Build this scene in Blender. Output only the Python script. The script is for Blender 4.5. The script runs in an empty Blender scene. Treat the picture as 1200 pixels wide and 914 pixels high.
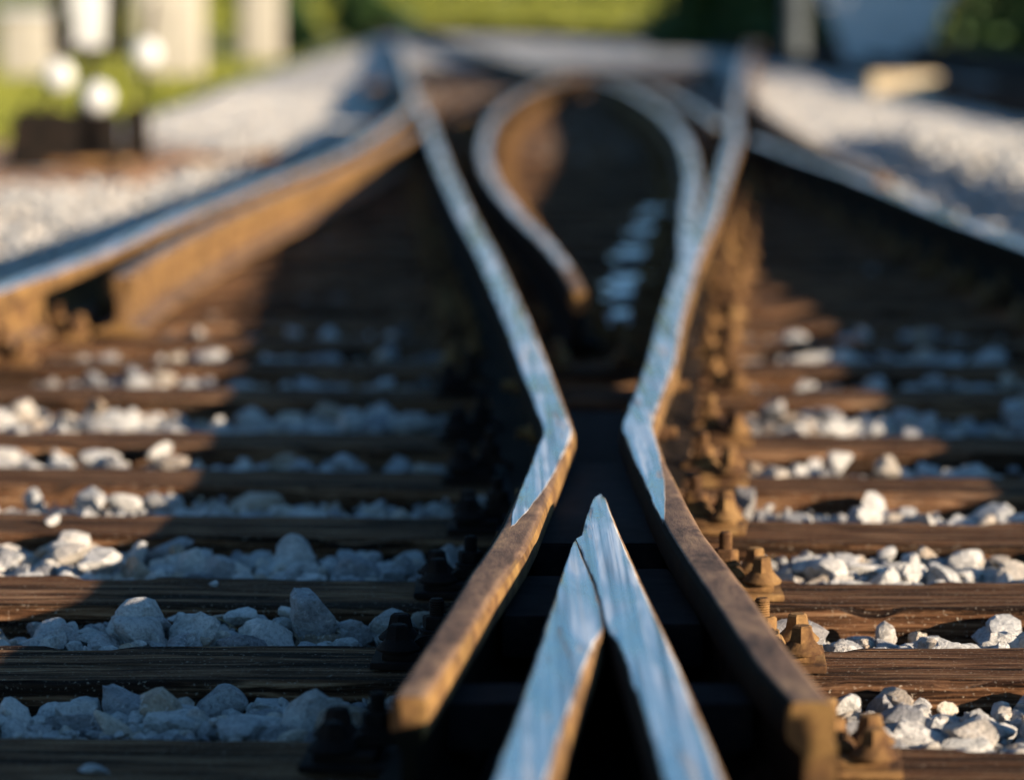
import bpy, bmesh, math, random
import numpy as np
from mathutils import Vector, Matrix, noise
R = math.radians
random.seed(7); rng = np.random.default_rng(7)
sc = bpy.context.scene

# ---------------------------------------------------------------- camera, sky, sun, exposure
F_PX, HC, PITCH = 4000.0, 0.92, math.atan(457/4000.0)      # focal length in photo pixels, height, tilt
cam = bpy.data.cameras.new('camera'); camo = bpy.data.objects.new('camera', cam); sc.collection.objects.link(camo)
camo.location = (0, 0, HC); camo.rotation_euler = (R(90) - PITCH, 0, 0)
cam.sensor_width = 36; cam.lens = F_PX/1200*36; cam.clip_start = 0.05; cam.clip_end = 3000
cam.dof.use_dof = True; cam.dof.focus_distance = 4.85; cam.dof.aperture_fstop = 2.4; cam.dof.aperture_blades = 0
sc.camera = camo
SUN_D = Vector((-.67, .39, -.178)).normalized()             # the way the light travels
w = bpy.data.worlds.new('World'); sc.world = w; w.use_nodes = True
nt = w.node_tree; nt.nodes.clear()
sky = nt.nodes.new('ShaderNodeTexSky'); sky.sky_type = 'NISHITA'; sky.sun_disc = False
sky.sun_elevation = math.asin(-SUN_D.z); sky.sun_rotation = math.atan2(-SUN_D.x, -SUN_D.y)
sky.air_density = 1.0; sky.dust_density = 0.3; sky.ozone_density = 3.0
bg = nt.nodes.new('ShaderNodeBackground'); bg.inputs[1].default_value = 0.068
wo = nt.nodes.new('ShaderNodeOutputWorld'); tint = nt.nodes.new('ShaderNodeMix'); tint.data_type = 'RGBA'; tint.blend_type = 'MULTIPLY'; tint.inputs['Factor'].default_value = 1.0
tint.inputs['B'].default_value = (.76, 1.02, 1.14, 1); nt.links.new(sky.outputs[0], tint.inputs['A']); nt.links.new(tint.outputs['Result'], bg.inputs[0]); nt.links.new(bg.outputs[0], wo.inputs[0])
sl = bpy.data.lights.new('sun', 'SUN'); sl.energy = 5.0; sl.angle = R(0.5); sl.color = (1.0, .82, .62)
so = bpy.data.objects.new('sun', sl); sc.collection.objects.link(so); so.rotation_euler = SUN_D.to_track_quat('-Z', 'Y').to_euler()
sc.view_settings.view_transform = 'Standard'; sc.view_settings.look = 'None'
sc.view_settings.gamma = 1; sc.view_settings.exposure = 1.4
sc.cycles.use_denoising = True
sc.cycles.max_bounces = 6

RT = 0.176          # rail top above the sleeper tops (z = 0)
def at(px, py, z=0.0):
    """point of the world plane at height z seen at a pixel of the 1200 x 914 photograph"""
    f = Vector((0, math.cos(PITCH), -math.sin(PITCH))); u = Vector((0, math.sin(PITCH), math.cos(PITCH)))
    d = f*F_PX + Vector((1, 0, 0))*(px-600) + u*(457-py)
    t = (z-HC)/d.z
    return Vector((d.x*t, d.y*t, z))

# ---------------------------------------------------------------- object helpers
def link(o, parent=None):
    sc.collection.objects.link(o)
    if parent: o.parent = parent
    return o
def tag(o, label=None, cat=None, group=None, kind=None):
    if label: o['label'] = label
    if cat: o['category'] = cat
    if group: o['group'] = group
    if kind: o['kind'] = kind
    return o
def empty(name, loc, rz=0.0):
    o = bpy.data.objects.new(name, None); o.location = loc; o.rotation_euler = (0, 0, rz); o.empty_display_size = .05
    return link(o)
def finish(me, mat, smooth=None):
    me.materials.append(mat)
    if smooth is not None:
        me.polygons.foreach_set('use_smooth', [True]*len(me.polygons))
        me.set_sharp_from_angle(angle=R(smooth))
    me.update()
def mesh_np(name, V, Fc, mat, attrs=None, smooth=None, parent=None):
    """V (n,3); Fc (m,k) faces all of one size"""
    me = bpy.data.meshes.new(name); V = np.asarray(V, np.float32); Fc = np.asarray(Fc, np.int32); k = Fc.shape[1]
    me.vertices.add(len(V)); me.vertices.foreach_set('co', V.ravel())
    me.loops.add(Fc.size); me.loops.foreach_set('vertex_index', Fc.ravel())
    me.polygons.add(len(Fc)); me.polygons.foreach_set('loop_start', np.arange(0, Fc.size, k, dtype=np.int32))
    me.update(calc_edges=True); me.validate()
    for an, av in (attrs or {}).items():
        a = me.attributes.new(an, 'FLOAT', 'POINT'); a.data.foreach_set('value', np.asarray(av, np.float32))
    finish(me, mat, smooth)
    return link(bpy.data.objects.new(name, me), parent)
def from_bm(name, bm, mat, smooth=None, parent=None):
    me = bpy.data.meshes.new(name); bmesh.ops.recalc_face_normals(bm, faces=bm.faces); bm.to_mesh(me); bm.free()
    finish(me, mat, smooth)
    return link(bpy.data.objects.new(name, me), parent)
def copy_tree(o, parent=None):
    c = o.copy(); sc.collection.objects.link(c); c.parent = parent
    for ch in o.children: copy_tree(ch, c)
    return c
def bm_box(bm, lo, hi, bev=0.0, seg=2, taper=None):
    m = Matrix.Translation(((lo[0]+hi[0])/2, (lo[1]+hi[1])/2, (lo[2]+hi[2])/2)) @ Matrix.Diagonal((hi[0]-lo[0], hi[1]-lo[1], hi[2]-lo[2], 1))
    r = bmesh.ops.create_cube(bm, size=1, matrix=m)['verts']
    if taper:
        cx, cy = (lo[0]+hi[0])/2, (lo[1]+hi[1])/2
        for v in r:
            if v.co.z > (lo[2]+hi[2])/2: v.co.x = cx+(v.co.x-cx)*taper; v.co.y = cy+(v.co.y-cy)*taper
    if bev > 0:
        es = list({e for v in r for e in v.link_edges})
        bmesh.ops.bevel(bm, geom=es, offset=bev, segments=seg, affect='EDGES', profile=.6)
def bm_lathe(bm, prof, c=(0, 0, 0), n=16, rot=0.0, M=None):
    """prof = [(r, z)...] from bottom to top; closed with caps"""
    rings = []
    for r, z in prof:
        ring = []
        for i in range(n):
            a = rot + 2*math.pi*i/n
            p = Vector((r*math.cos(a), r*math.sin(a), z))
            if M: p = M @ p
            ring.append(bm.verts.new(p + Vector(c)))
        rings.append(ring)
    for a, b in zip(rings, rings[1:]):
        for i in range(n): bm.faces.new((a[i], a[(i+1) % n], b[(i+1) % n], b[i]))
    bm.faces.new(rings[0][::-1]); bm.faces.new(rings[-1])
ORD = ['nearest', 'second', 'third', 'fourth', 'fifth', 'sixth', 'seventh', 'eighth', 'ninth', 'tenth', 'eleventh', 'twelfth',
       'thirteenth', 'fourteenth', 'fifteenth', 'sixteenth']

# ---------------------------------------------------------------- materials
def mat(name):
    m = bpy.data.materials.new(name); m.use_nodes = True; t = m.node_tree
    return m, t, t.nodes['Principled BSDF']
def N(t, kind, **kw):
    n = t.nodes.new(kind)
    for k, v in kw.items(): setattr(n, k, v)
    return n
def coords(t, scale=(1, 1, 1), world=True):
    if world: src = N(t, 'ShaderNodeNewGeometry').outputs['Position']
    else: src = N(t, 'ShaderNodeTexCoord').outputs['Object']
    mp = N(t, 'ShaderNodeMapping'); mp.inputs['Scale'].default_value = scale; t.links.new(src, mp.inputs[0])
    return mp.outputs[0]
def tex(t, vec, scale, detail=6, rough=.6, dist=0):
    n = N(t, 'ShaderNodeTexNoise'); n.inputs['Scale'].default_value = scale; n.inputs['Detail'].default_value = detail
    n.inputs['Roughness'].default_value = rough; n.inputs['Distortion'].default_value = dist; t.links.new(vec, n.inputs['Vector'])
    return n.outputs['Fac']
def ramp(t, fac, stops, interp='LINEAR'):
    r = N(t, 'ShaderNodeValToRGB'); r.color_ramp.interpolation = interp
    while len(r.color_ramp.elements) < len(stops): r.color_ramp.elements.new(.5)
    for e, (p, c) in zip(r.color_ramp.elements, stops):
        e.position = p; e.color = (*c, 1) if not isinstance(c, (int, float)) else (c, c, c, 1)
    t.links.new(fac, r.inputs[0]); return r.outputs[0]
def mix(t, fac, a, b, mode='MIX'):
    n = N(t, 'ShaderNodeMix', data_type='RGBA', blend_type=mode)
    for s, v in ((n.inputs['Factor'], fac), (n.inputs['A'], a), (n.inputs['B'], b)):
        if isinstance(v, bpy.types.NodeSocket): t.links.new(v, s)
        elif isinstance(v, (int, float)) and s.type != 'RGBA': s.default_value = v
        else: s.default_value = (*v, 1) if not isinstance(v, (int, float)) else (v, v, v, 1)
    return n.outputs['Result']
def math_(t, op, a, b=0.0, c=None):
    n = N(t, 'ShaderNodeMath', operation=op)
    for s, v in zip(n.inputs, (a, b) if c is None else (a, b, c)):
        if isinstance(v, bpy.types.NodeSocket): t.links.new(v, s)
        else: s.default_value = v
    return n.outputs[0]
def bump(t, b, h, strength=.5, dist=.005):
    n = N(t, 'ShaderNodeBump'); n.inputs['Strength'].default_value = strength; n.inputs['Distance'].default_value = dist
    t.links.new(h, n.inputs['Height']); t.links.new(n.outputs[0], b.inputs['Normal'])
def attr(t, name):
    n = N(t, 'ShaderNodeAttribute', attribute_name=name); return n.outputs['Fac']

RUST_STOPS = [(.30, (.02, .012, .008)), (.44, (.09, .045, .021)), (.54, (.20, .108, .042)), (.68, (.31, .185, .075))]
def make_rust(name, stops=RUST_STOPS, sc_=14):
    m, t, b = mat(name); v = coords(t)
    f = tex(t, v, sc_, 8, .62, .3); g = tex(t, v, 160, 5, .7)
    c = ramp(t, f, stops)
    c = mix(t, .45, c, ramp(t, g, [(.3, .25), (.7, 1.0)]), 'MULTIPLY')
    t.links.new(c, b.inputs['Base Color']); b.inputs['Roughness'].default_value = .9; b.inputs['Specular IOR Level'].default_value = .12
    bump(t, b, math_(t, 'ADD', g, math_(t, 'MULTIPLY', tex(t, v, 45, 6, .6), 1.5)), .6, .0022)
    return m
M_RUST = make_rust('rusted steel')
M_SHADERUST = make_rust('shade darkened rust', [(.25, (.006, .005, .004)), (.5, (.016, .010, .008)), (.8, (.05, .028, .016))])  # shaded copy of the rust for left chairs and siding, shade in its colour

def make_rail(name, top_rust, spec=1.0):
    """rust everywhere, bare steel where the attribute polish is high"""
    m, t, b = mat(name); v = coords(t)
    f = tex(t, v, 13, 8, .62, .4); g = tex(t, coords(t, (1, .3, 1)), 150, 5, .7)
    side = mix(t, .4, ramp(t, f, [(.25, (.04, .022, .012)), (.42, (.14, .070, .026)), (.58, (.27, .150, .048)), (.78, (.37, .225, .075))]), ramp(t, g, [(.3, .3), (.7, 1.0)]), 'MULTIPLY')
    ft = tex(t, coords(t, (4, 1.1, 4)), 6, 8, .7, .5)
    top = ramp(t, ft, top_rust)
    top = mix(t, .35, top, ramp(t, tex(t, coords(t, (24, 4.5, 10)), 2.0, 7, .75, .5), [(.32, .45), (.62, 1.0)]), 'MULTIPLY')
    side = mix(t, .7, side, ramp(t, tex(t, coords(t, (1, 1, 1)), 5.5, 7, .7, .6), [(.36, .22), (.52, .8), (.62, 1.0)]), 'MULTIPLY')
    up = N(t, 'ShaderNodeSeparateXYZ'); t.links.new(N(t, 'ShaderNodeNewGeometry').outputs['True Normal'], up.inputs[0])
    isup = ramp(t, up.outputs['Z'], [(.55, 0.0), (.9, 1.0)])
    rust = mix(t, isup, side, top)
    gm = ramp(t, math_(t, 'ADD', attr(t, 'shade_dark'), math_(t, 'MULTIPLY', math_(t, 'SUBTRACT', f, .5), .5)), [(.3, 0.0), (.6, 1.0)])
    rust = mix(t, math_(t, 'MULTIPLY', gm, .95), rust, (.005, .0045, .004))  # blackens webs and faces turned from the sun: shade put into the colour
    st = tex(t, coords(t, (62, .6, 1)), 1.6, 3, .5, .1)      # streaks along the rail
    sp = tex(t, coords(t, (11, 1.5, 9)), 2.2, 3, .5, .6)
    chat = tex(t, coords(t, (4, 34, 1)), 1.5, 6, .75, .6)           # cross marks
    steel = ramp(t, st, [(.34, (.26, .25, .25)), (.43, (.58, .58, .58)), (.52, (.88, .87, .85)), (.62, (1, .98, .94))])
    steel = mix(t, .8, steel, ramp(t, sp, [(.34, (.42, .40, .38)), (.46, (.80, .79, .77)), (.58, (1, 1, .99))]), 'MULTIPLY')
    hair = tex(t, coords(t, (260, 2.2, 1)), 1.5, 3, .6, .1)
    steel = mix(t, .4, steel, ramp(t, hair, [(.36, .5), (.5, 1.0)]), 'MULTIPLY')
    p = attr(t, 'polish')
    edge = math_(t, 'ADD', p, math_(t, 'MULTIPLY', math_(t, 'SUBTRACT', tex(t, coords(t, (48, 4, 30)), 1.4, 5, .6), .5), .75))
    k = ramp(t, edge, [(.37, 0.0), (.60, 1.0)])
    fleck = ramp(t, tex(t, coords(t, (16, 1.2, 16)), 3.4, 4, .55), [(.60, 0.0), (.72, .8)])
    k = math_(t, 'MULTIPLY', k, math_(t, 'SUBTRACT', 1.0, math_(t, 'MULTIPLY', fleck, .6)))
    t.links.new(mix(t, k, rust, steel), b.inputs['Base Color'])
    t.links.new(math_(t, 'MULTIPLY', k, .96*spec), b.inputs['Metallic'])
    ro = ramp(t, math_(t, 'ADD', math_(t, 'MULTIPLY', st, .5), math_(t, 'MULTIPLY', sp, .5)), [(.40, .12), (.60, .48)])
    t.links.new(mix(t, k, .95, ro), b.inputs['Roughness'])
    t.links.new(math_(t, 'MULTIPLY_ADD', gm, -.22, .25), b.inputs['Specular IOR Level'])
    h = mix(t, k, math_(t, 'MULTIPLY_ADD', g, .45, math_(t, 'MULTIPLY', tex(t, coords(t, (9, 1.6, 9)), 2, 5, .6), .35)),
            math_(t, 'ADD', math_(t, 'MULTIPLY', st, .55), math_(t, 'ADD', math_(t, 'MULTIPLY', sp, 1.6), math_(t, 'MULTIPLY', chat, .10))))
    bump(t, b, h, .8, .0030)
    return m
M_RAIL = make_rail('rail steel', [(.36, (.05, .032, .024)), (.47, (.13, .078, .052)), (.56, (.20, .122, .075)), (.68, (.30, .185, .10))])
M_DARKSTEEL, t_, b_ = mat('dark oily steel')
t_.links.new(ramp(t_, tex(t_, coords(t_), 25, 6, .6), [(.3, (.006, .006, .007)), (.6, (.015, .015, .016)), (.8, (.04, .03, .024))]), b_.inputs['Base Color'])
b_.inputs['Roughness'].default_value = .9; b_.inputs['Specular IOR Level'].default_value = .08
bump(t_, b_, tex(t_, coords(t_), 90, 6, .7), .4, .002)
M_SLIDE, t_, b_ = mat('worn slide plate steel')
t_.links.new(ramp(t_, tex(t_, coords(t_), 30, 4, .6), [(.35, (.6, .6, .6)), (.6, (.95, .95, .95))]), b_.inputs['Base Color'])
b_.inputs['Metallic'].default_value = .9; b_.inputs['Roughness'].default_value = .28
bump(t_, b_, tex(t_, coords(t_), 60, 4, .6), .3, .001)

def make_wood():
    m, t, b = mat('weathered sleeper timber'); oi = N(t, 'ShaderNodeObjectInfo')
    tc = N(t, 'ShaderNodeTexCoord'); off = N(t, 'ShaderNodeVectorMath', operation='ADD')
    t.links.new(tc.outputs['Object'], off.inputs[0])
    cmb = N(t, 'ShaderNodeCombineXYZ'); r40 = math_(t, 'MULTIPLY', oi.outputs['Random'], 40.0)
    t.links.new(r40, cmb.inputs[0]); t.links.new(r40, cmb.inputs[1]); t.links.new(cmb.outputs[0], off.inputs[1])
    def cs(s):
        mp = N(t, 'ShaderNodeMapping'); mp.inputs['Scale'].default_value = s; t.links.new(off.outputs[0], mp.inputs[0]); return mp.outputs[0]
    grain = tex(t, cs((2.2, 60, 60)), 1.6, 8, .68, .5)
    crack = tex(t, cs((1.1, 34, 34)), 1.0, 6, .6, .8)
    blot = tex(t, cs((3, 8, 8)), 1.2, 6, .6)
    fine = tex(t, cs((40, 40, 40)), 4, 4, .7)
    c = ramp(t, grain, [(.37, (.012, .006, .004)), (.46, (.075, .034, .016)), (.54, (.19, .092, .043)), (.63, (.38, .23, .125))])
    c = mix(t, ramp(t, blot, [(.35, .0), (.7, .8)]), c, ramp(t, grain, [(.38, (.024, .013, .008)), (.6, (.15, .078, .042))]))
    ck = ramp(t, crack, [(.42, 1.0), (.47, 0.0)])
    c = mix(t, math_(t, 'MULTIPLY', ck, .85), c, (.012, .008, .006))
    spk = ramp(t, fine, [(.61, 0.0), (.66, .8)])
    c = mix(t, spk, c, (.42, .34, .25))
    t.links.new(c, b.inputs['Base Color']); b.inputs['Roughness'].default_value = 1.0; b.inputs['Specular IOR Level'].default_value = .06
    h = math_(t, 'ADD', math_(t, 'MULTIPLY', grain, .8), math_(t, 'ADD', math_(t, 'MULTIPLY', ck, -1.4), math_(t, 'MULTIPLY', fine, .25)))
    bump(t, b, h, 1.0, .010)
    return m
M_WOOD = make_wood()

def make_stone():
    m, t, b = mat('crushed limestone'); v = coords(t, world=True)
    r = attr(t, 'rnd'); d = attr(t, 'dirt_shade')
    c = ramp(t, r, [(.0, (.26, .26, .27)), (.15, (.42, .41, .40)), (.4, (.56, .55, .52)), (.7, (.68, .65, .60)), (.92, (.62, .53, .42)), (1.0, (.36, .27, .19))])
    f = tex(t, v, 38, 8, .65, .8); g = tex(t, v, 170, 6, .7)
    c = mix(t, .75, c, ramp(t, g, [(.34, .45), (.52, 1.0)]), 'MULTIPLY')
    c = mix(t, .6, c, ramp(t, f, [(.36, .34), (.46, .75), (.6, 1.0)]), 'MULTIPLY')
    c = mix(t, ramp(t, tex(t, v, 70, 4, .6, 1.5), [(.60, 0.0), (.68, .6)]), c, (.72, .70, .66))
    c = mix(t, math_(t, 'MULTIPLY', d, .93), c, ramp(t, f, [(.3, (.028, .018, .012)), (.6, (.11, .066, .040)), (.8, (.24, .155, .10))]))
    t.links.new(c, b.inputs['Base Color']); b.inputs['Roughness'].default_value = .88; b.inputs['Specular IOR Level'].default_value = .3
    bump(t, b, math_(t, 'ADD', math_(t, 'MULTIPLY', f, 2.0), math_(t, 'MULTIPLY', g, .9)), 1.0, .007)
    return m
M_STONE = make_stone()

def simple(name, stops, scale=8, rough=.85, bs=.4, bd=.01, spec=.3, metal=0):
    m, t, b = mat(name); v = coords(t)
    t.links.new(ramp(t, tex(t, v, scale, 7, .65, .3), stops), b.inputs['Base Color'])
    b.inputs['Roughness'].default_value = rough; b.inputs['Specular IOR Level'].default_value = spec; b.inputs['Metallic'].default_value = metal
    bump(t, b, tex(t, v, scale*6, 6, .7), bs, bd); return m
M_SOIL = simple('oily soil and fines', [(.3, (.018, .012, .009)), (.6, (.065, .042, .028)), (.8, (.15, .11, .08))], 9, spec=.05)
M_BED = simple('fine limestone ballast', [(.3, (.36, .33, .29)), (.5, (.58, .54, .48)), (.75, (.74, .70, .63))], 16, bs=1, bd=.03)
M_GRASS = simple('mown grass ground', [(.3, (.07, .085, .014)), (.5, (.16, .165, .026)), (.75, (.32, .26, .06))], .35, bs=.6, bd=.1)
M_BLADE = simple('grass tufts', [(.3, (.10, .12, .02)), (.55, (.22, .23, .03)), (.8, (.40, .34, .09))], .8)
M_BROWN = simple('rusty trackside earth', [(.3, (.20, .10, .05)), (.55, (.42, .24, .13)), (.8, (.52, .37, .23))], 3, bs=.8, bd=.03)
M_LEAF = simple('dark leaves', [(.3, (.012, .035, .010)), (.55, (.035, .075, .016)), (.8, (.08, .12, .03))], 2.0, rough=.6)
M_BARK = simple('bark', [(.3, (.04, .03, .02)), (.7, (.13, .10, .07))], 9)
M_PLASTER = simple('cream render', [(.3, (.33, .30, .24)), (.7, (.46, .42, .34))], 2.5)
M_WHITEWASH = simple('white gloss paint', [(.3, (.50, .50, .48)), (.7, (.66, .66, .64))], 6, rough=.5)
M_CAST = simple('black cast iron with rust', [(.35, (.008, .007, .006)), (.6, (.018, .013, .010)), (.8, (.07, .035, .02))], 12, spec=.1)
M_CONC = simple('grey concrete', [(.3, (.34, .36, .38)), (.7, (.52, .54, .56))], 3)
M_SAND = simple('yellow sandstone', [(.3, (.48, .36, .20)), (.7, (.70, .56, .36))], 5)
M_STRAW = simple('dry straw', [(.3, (.35, .25, .12)), (.7, (.55, .42, .22))], 30)

def smooth_(x, a, b2):
    t = max(0, min(1, (x-a)/(b2-a))); return t*t*(3-2*t)
# ---------------------------------------------------------------- ground, grass, soil
def sheet(name, xs, ys, zf, m, **kw):
    X, Y = np.meshgrid(np.asarray(xs, float), np.asarray(ys, float)); Z = np.vectorize(zf)(X, Y)
    V = np.stack([X.ravel(), Y.ravel(), Z.ravel()], 1); nx, ny = len(xs), len(ys)
    i = np.arange(nx*ny).reshape(ny, nx)
    Fc = np.stack([i[:-1, :-1].ravel(), i[:-1, 1:].ravel(), i[1:, 1:].ravel(), i[1:, :-1].ravel()], 1)
    return mesh_np(name, V, Fc, m, smooth=80, **kw)
def hill(x, y):
    d = max(0.0, y-118); s = d*d/(d+60)*.20
    return -.20 + min(s, 40) + .10*noise.noise((x*.2, y*.2, 0))*(1 if y > 40 else 0)
g = sheet('ground', list(np.linspace(-900, -40, 16))+list(np.linspace(-36, 36, 37))+list(np.linspace(40, 900, 16)),
          list(np.linspace(-300, -5, 12))+list(np.linspace(0, 150, 60))+list(np.linspace(155, 900, 40)), hill, M_GRASS)
tag(g, kind='structure')
def bank(x, y):
    k = min(1, max(0, (y-9.3)/1.5)); e = 1-min(1, max(0, (y-21)/3)); return k*e*.13*min(1, max(0, (x-2.12-.12*noise.noise((y*1.3, 0, 0)))/.25))
def earth(x, y): return 17.4 < y < 23.5 and x < -1.88+.12*noise.noise((x*3, y*3, 0))
def bedz(x, y):
    a = .012*noise.noise((x*4, y*4, 1))+.02*noise.noise((x*.9, y*.9, 4))
    a += bank(x, y)+min(.04, max(0, (y-18)*.01))+.055*smooth_(y, 34, 38)
    return -.070 + a - (.10 if x < -3.0 else 0)
g = sheet('ballast_bed', [-3.3, -3.0, -2.8]+list(np.linspace(-2.6, 5.8, 70))+[6.1], list(np.linspace(9.3, 30, 140))+list(np.linspace(30.5, 112, 100)), bedz, M_BED)
tag(g, kind='structure')
def soilz(x, y): return -.125+.015*noise.noise((x*6, y*6, 2))
g = sheet('track_bed', np.linspace(-3.2, 3.6, 70), np.linspace(-2, 9.35, 110), soilz, M_SOIL); tag(g, kind='structure')
def earthz(x, y): return -.035+.03*noise.noise((x*1.7, y*1.7, 8))-.14*smooth_(x, -2.0, -1.8)-.18*(1-smooth_(x, -4.1, -3.6))-.12*(1-smooth_(y, 17.3, 17.6))-.12*smooth_(y, 23.2, 23.8)
g = sheet('trackside_earth', np.linspace(-4.1, -1.8, 40), np.linspace(17.0, 24, 80), earthz, M_BROWN); tag(g, kind='structure')

# ---------------------------------------------------------------- rails
RAILX = {}      # name -> (ys, xs) for placing chairs and rust dirt
def rail_loft(name, st, polish, m=M_RAIL, zt=RT, zb=.016, footL=.07, footR=.07, parent=None, step=.05, endcap=True, dz=None, wob=.00022, web=None, ch=None, shade_dark=(0, 0, .0)):
    """st = [(y, xL, xR)...]: left and right edge of the head at each station; polish(y, u) -> 0..1"""
    st = sorted(st); ys = np.array([s[0] for s in st]); xl = np.array([s[1] for s in st]); xr = np.array([s[2] for s in st])
    Y = [ys[0]]
    for a, b2 in zip(ys, ys[1:]):
        n = max(1, int(math.ceil((b2-a)/step))); Y += list(np.linspace(a, b2, n+1)[1:])
    XL = np.interp(Y, ys, xl); XR = np.interp(Y, ys, xr)
    V, P, G = [], [], []; K = 12; gl, gr, gw = shade_dark
    for y, a, b2 in zip(Y, XL, XR):
        wd = b2-a; k = min(1, wd/.06); cx = (a+b2)/2; d = dz(y) if dz else 0
        fl, fr = footL, footR; wb = min(.0085, wd*.3+.002)
        cl, cr = ch(y) if ch else (1, 1)
        z = zt+d; wbr = web(y) if web else wb
        pts = [(cx-fl, zb), (cx-fl, zb+.011), (cx-.022, zb+.024), (cx-wb, zb+.042), (cx-wb, z-.058), (a+.002*k, z-.043), (a-.001, z-.034), (a, z-.013*k*cl), (a+.0022*k*cl, z-.006*k*cl), (a+.0065*k*cl, z-.0022*k*cl)]
        pol = [0]*7+[.02, .18, .5]
        for i in range(K+1):
            u = .17+.66*i/K; pts.append((a+u*wd, z-.0011*(2*u-1)**2)); pol.append(polish(y, u))
        rp = [(b2-.0065*k*cr, z-.0022*k*cr), (b2-.0022*k*cr, z-.006*k*cr), (b2, z-.013*k*cr), (b2+.001, z-.034), (b2-.002*k, z-.043), (cx+max(wb, wbr), z-.058+(.012 if wbr > .02 else 0)), (cx+max(wb, wbr), zb+.042), (cx+max(.022, wbr+.006), zb+.024), (cx+fr, zb+.011), (cx+fr, zb)]
        pts += rp; pol += [.5, .18, .02]+[0]*7
        pol[9] = .5*polish(y, .1); pol[8] = .2*polish(y, .05); pol[-10] = .5*polish(y, .9); pol[-9] = .2*polish(y, .95)
        for j, (x, zz) in enumerate(pts):
            nn = wob*noise.noise((x*20, y*9, zz*20+5)); V.append((x+nn, y, zz+nn*.6))
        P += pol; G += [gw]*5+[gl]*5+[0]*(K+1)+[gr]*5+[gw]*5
    n = len(pts); Fc = []
    for s in range(len(Y)-1):
        for j in range(n): Fc.append((s*n+j, s*n+(j+1) % n, (s+1)*n+(j+1) % n, (s+1)*n+j))
    V = np.array(V); me = bpy.data.meshes.new(name)
    faces = [tuple(f) for f in Fc]
    if endcap: faces += [tuple(range(n))[::-1], tuple((len(Y)-1)*n+j for j in range(n))]
    me.from_pydata([tuple(v) for v in V], [], faces)
    at_ = me.attributes.new('polish', 'FLOAT', 'POINT'); at_.data.foreach_set('value', np.array(P, np.float32))
    ag = me.attributes.new('shade_dark', 'FLOAT', 'POINT'); ag.data.foreach_set('value', np.array(G, np.float32))
    finish(me, m, 28)
    o = link(bpy.data.objects.new(name, me), parent)
    return o
def P3(py, l, r):
    a = at(l, py, RT); b2 = at(r, py, RT); return (a.y, a.x, b2.x)
def centre(px, py, wd=.068):
    a = at(px, py, RT); return (a.y, a.x-wd/2, a.x+wd/2)
def smooth_pts(pts, n=6):
    """Catmull-Rom through 2-D points"""
    P = [Vector(p) for p in pts]; P = [P[0]*2-P[1]]+P+[P[-1]*2-P[-2]]; out = []
    for i in range(1, len(P)-2):
        for k in range(n):
            t = k/n; a, b2, c, d = P[i-1], P[i], P[i+1], P[i+2]
            out.append(.5*((2*b2)+(c-a)*t+(2*a-5*b2+4*c-d)*t*t+(3*b2-a-3*c+d)*t**3))
    out.append(P[-2]); return out
def full(y, u): return max(0, min(1, 1.25-abs(u-.5)*1.1))

def sweep(name, pts, polish_k=1.0, m=M_RAIL, wd=.068, zt=RT, zb=.016, parent=None, foot=.065):
    """a rail of standard section along a freely curving path of plan points"""
    P = smooth_pts([(p[0], p[1]) for p in pts], 8)
    sec = [(-foot, zb), (-foot, zb+.011), (-.022, zb+.024), (-.008, zb+.042), (-.008, zt-.058), (-wd/2, zt-.043), (-wd/2, zt-.012), (-wd/2+.007, zt-.002), (-wd/6, zt), (wd/6, zt),
           (wd/2-.007, zt-.002), (wd/2, zt-.012), (wd/2, zt-.043), (.008, zt-.058), (.008, zb+.042), (.022, zb+.024), (foot, zb+.011), (foot, zb)]
    pol = [0]*7+[.55, 1, 1, .55]+[0]*7; V, A, Fc = [], [], []; n = len(sec)
    for i, p in enumerate(P):
        d = (P[min(i+1, len(P)-1)]-P[max(i-1, 0)]).normalized(); nr = Vector((d.y, -d.x))
        for (x, z), q in zip(sec, pol): V.append((p.x+nr.x*x, p.y+nr.y*x, z)); A.append(q*polish_k)
    for s in range(len(P)-1):
        for j in range(n): Fc.append((s*n+j, s*n+(j+1) % n, (s+1)*n+(j+1) % n, (s+1)*n+j))
    Fc += [tuple(range(n))[::-1], tuple((len(P)-1)*n+j for j in range(n))]
    me = bpy.data.meshes.new(name); me.from_pydata(V, [], Fc)
    at_ = me.attributes.new('polish', 'FLOAT', 'POINT'); at_.data.foreach_set('value', np.array(A, np.float32))
    finish(me, m, 28); return link(bpy.data.objects.new(name, me), parent)

# ---- the crossing: two wing rails, point rail and splice rail, blocks between them
frog = empty('rail_crossing', (0, 0, 0))
tag(frog, 'rail crossing with polished pointed nose between two bent wing rails', 'rail crossing')
wl = [P3(501, 633, 674), P3(508, 632.5, 674), P3(526, 625, 666), P3(551, 615, 656), P3(581, 600, 644), P3(615, 584, 631), P3(641, 568, 618), P3(670, 547, 598),
      P3(696, 532, 579), P3(722, 517, 563), P3(770, 487, 532), P3(806, 463, 508), P3(816, 458, 500),
      P3(485, 627, 668), P3(475, 623, 664), P3(425, 605, 644)]
def line_from(c, wd=.068): return [centre(x, y, wd) for x, y in c]
wl += line_from([(605, 375), (571, 300), (544, 250), (521, 200), (500, 142), (490, 120)])
wr = [P3(496, 726, 768), P3(503, 726, 769), P3(541, 741, 782), P3(561, 750, 793), P3(591, 762, 808), P3(622, 777, 826), P3(659, 800, 855), P3(700, 828, 886), P3(752, 862, 922), P3(782, 883, 947), P3(822, 922, 979),
      P3(490, 728, 770), P3(458, 741, 781), P3(425, 754, 794)]
wr += line_from([(785, 375), (807, 305), (832, 250), (848, 200), (861, 160), (860, 125)])
def ypx(py): return at(600, py, RT).y
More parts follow.
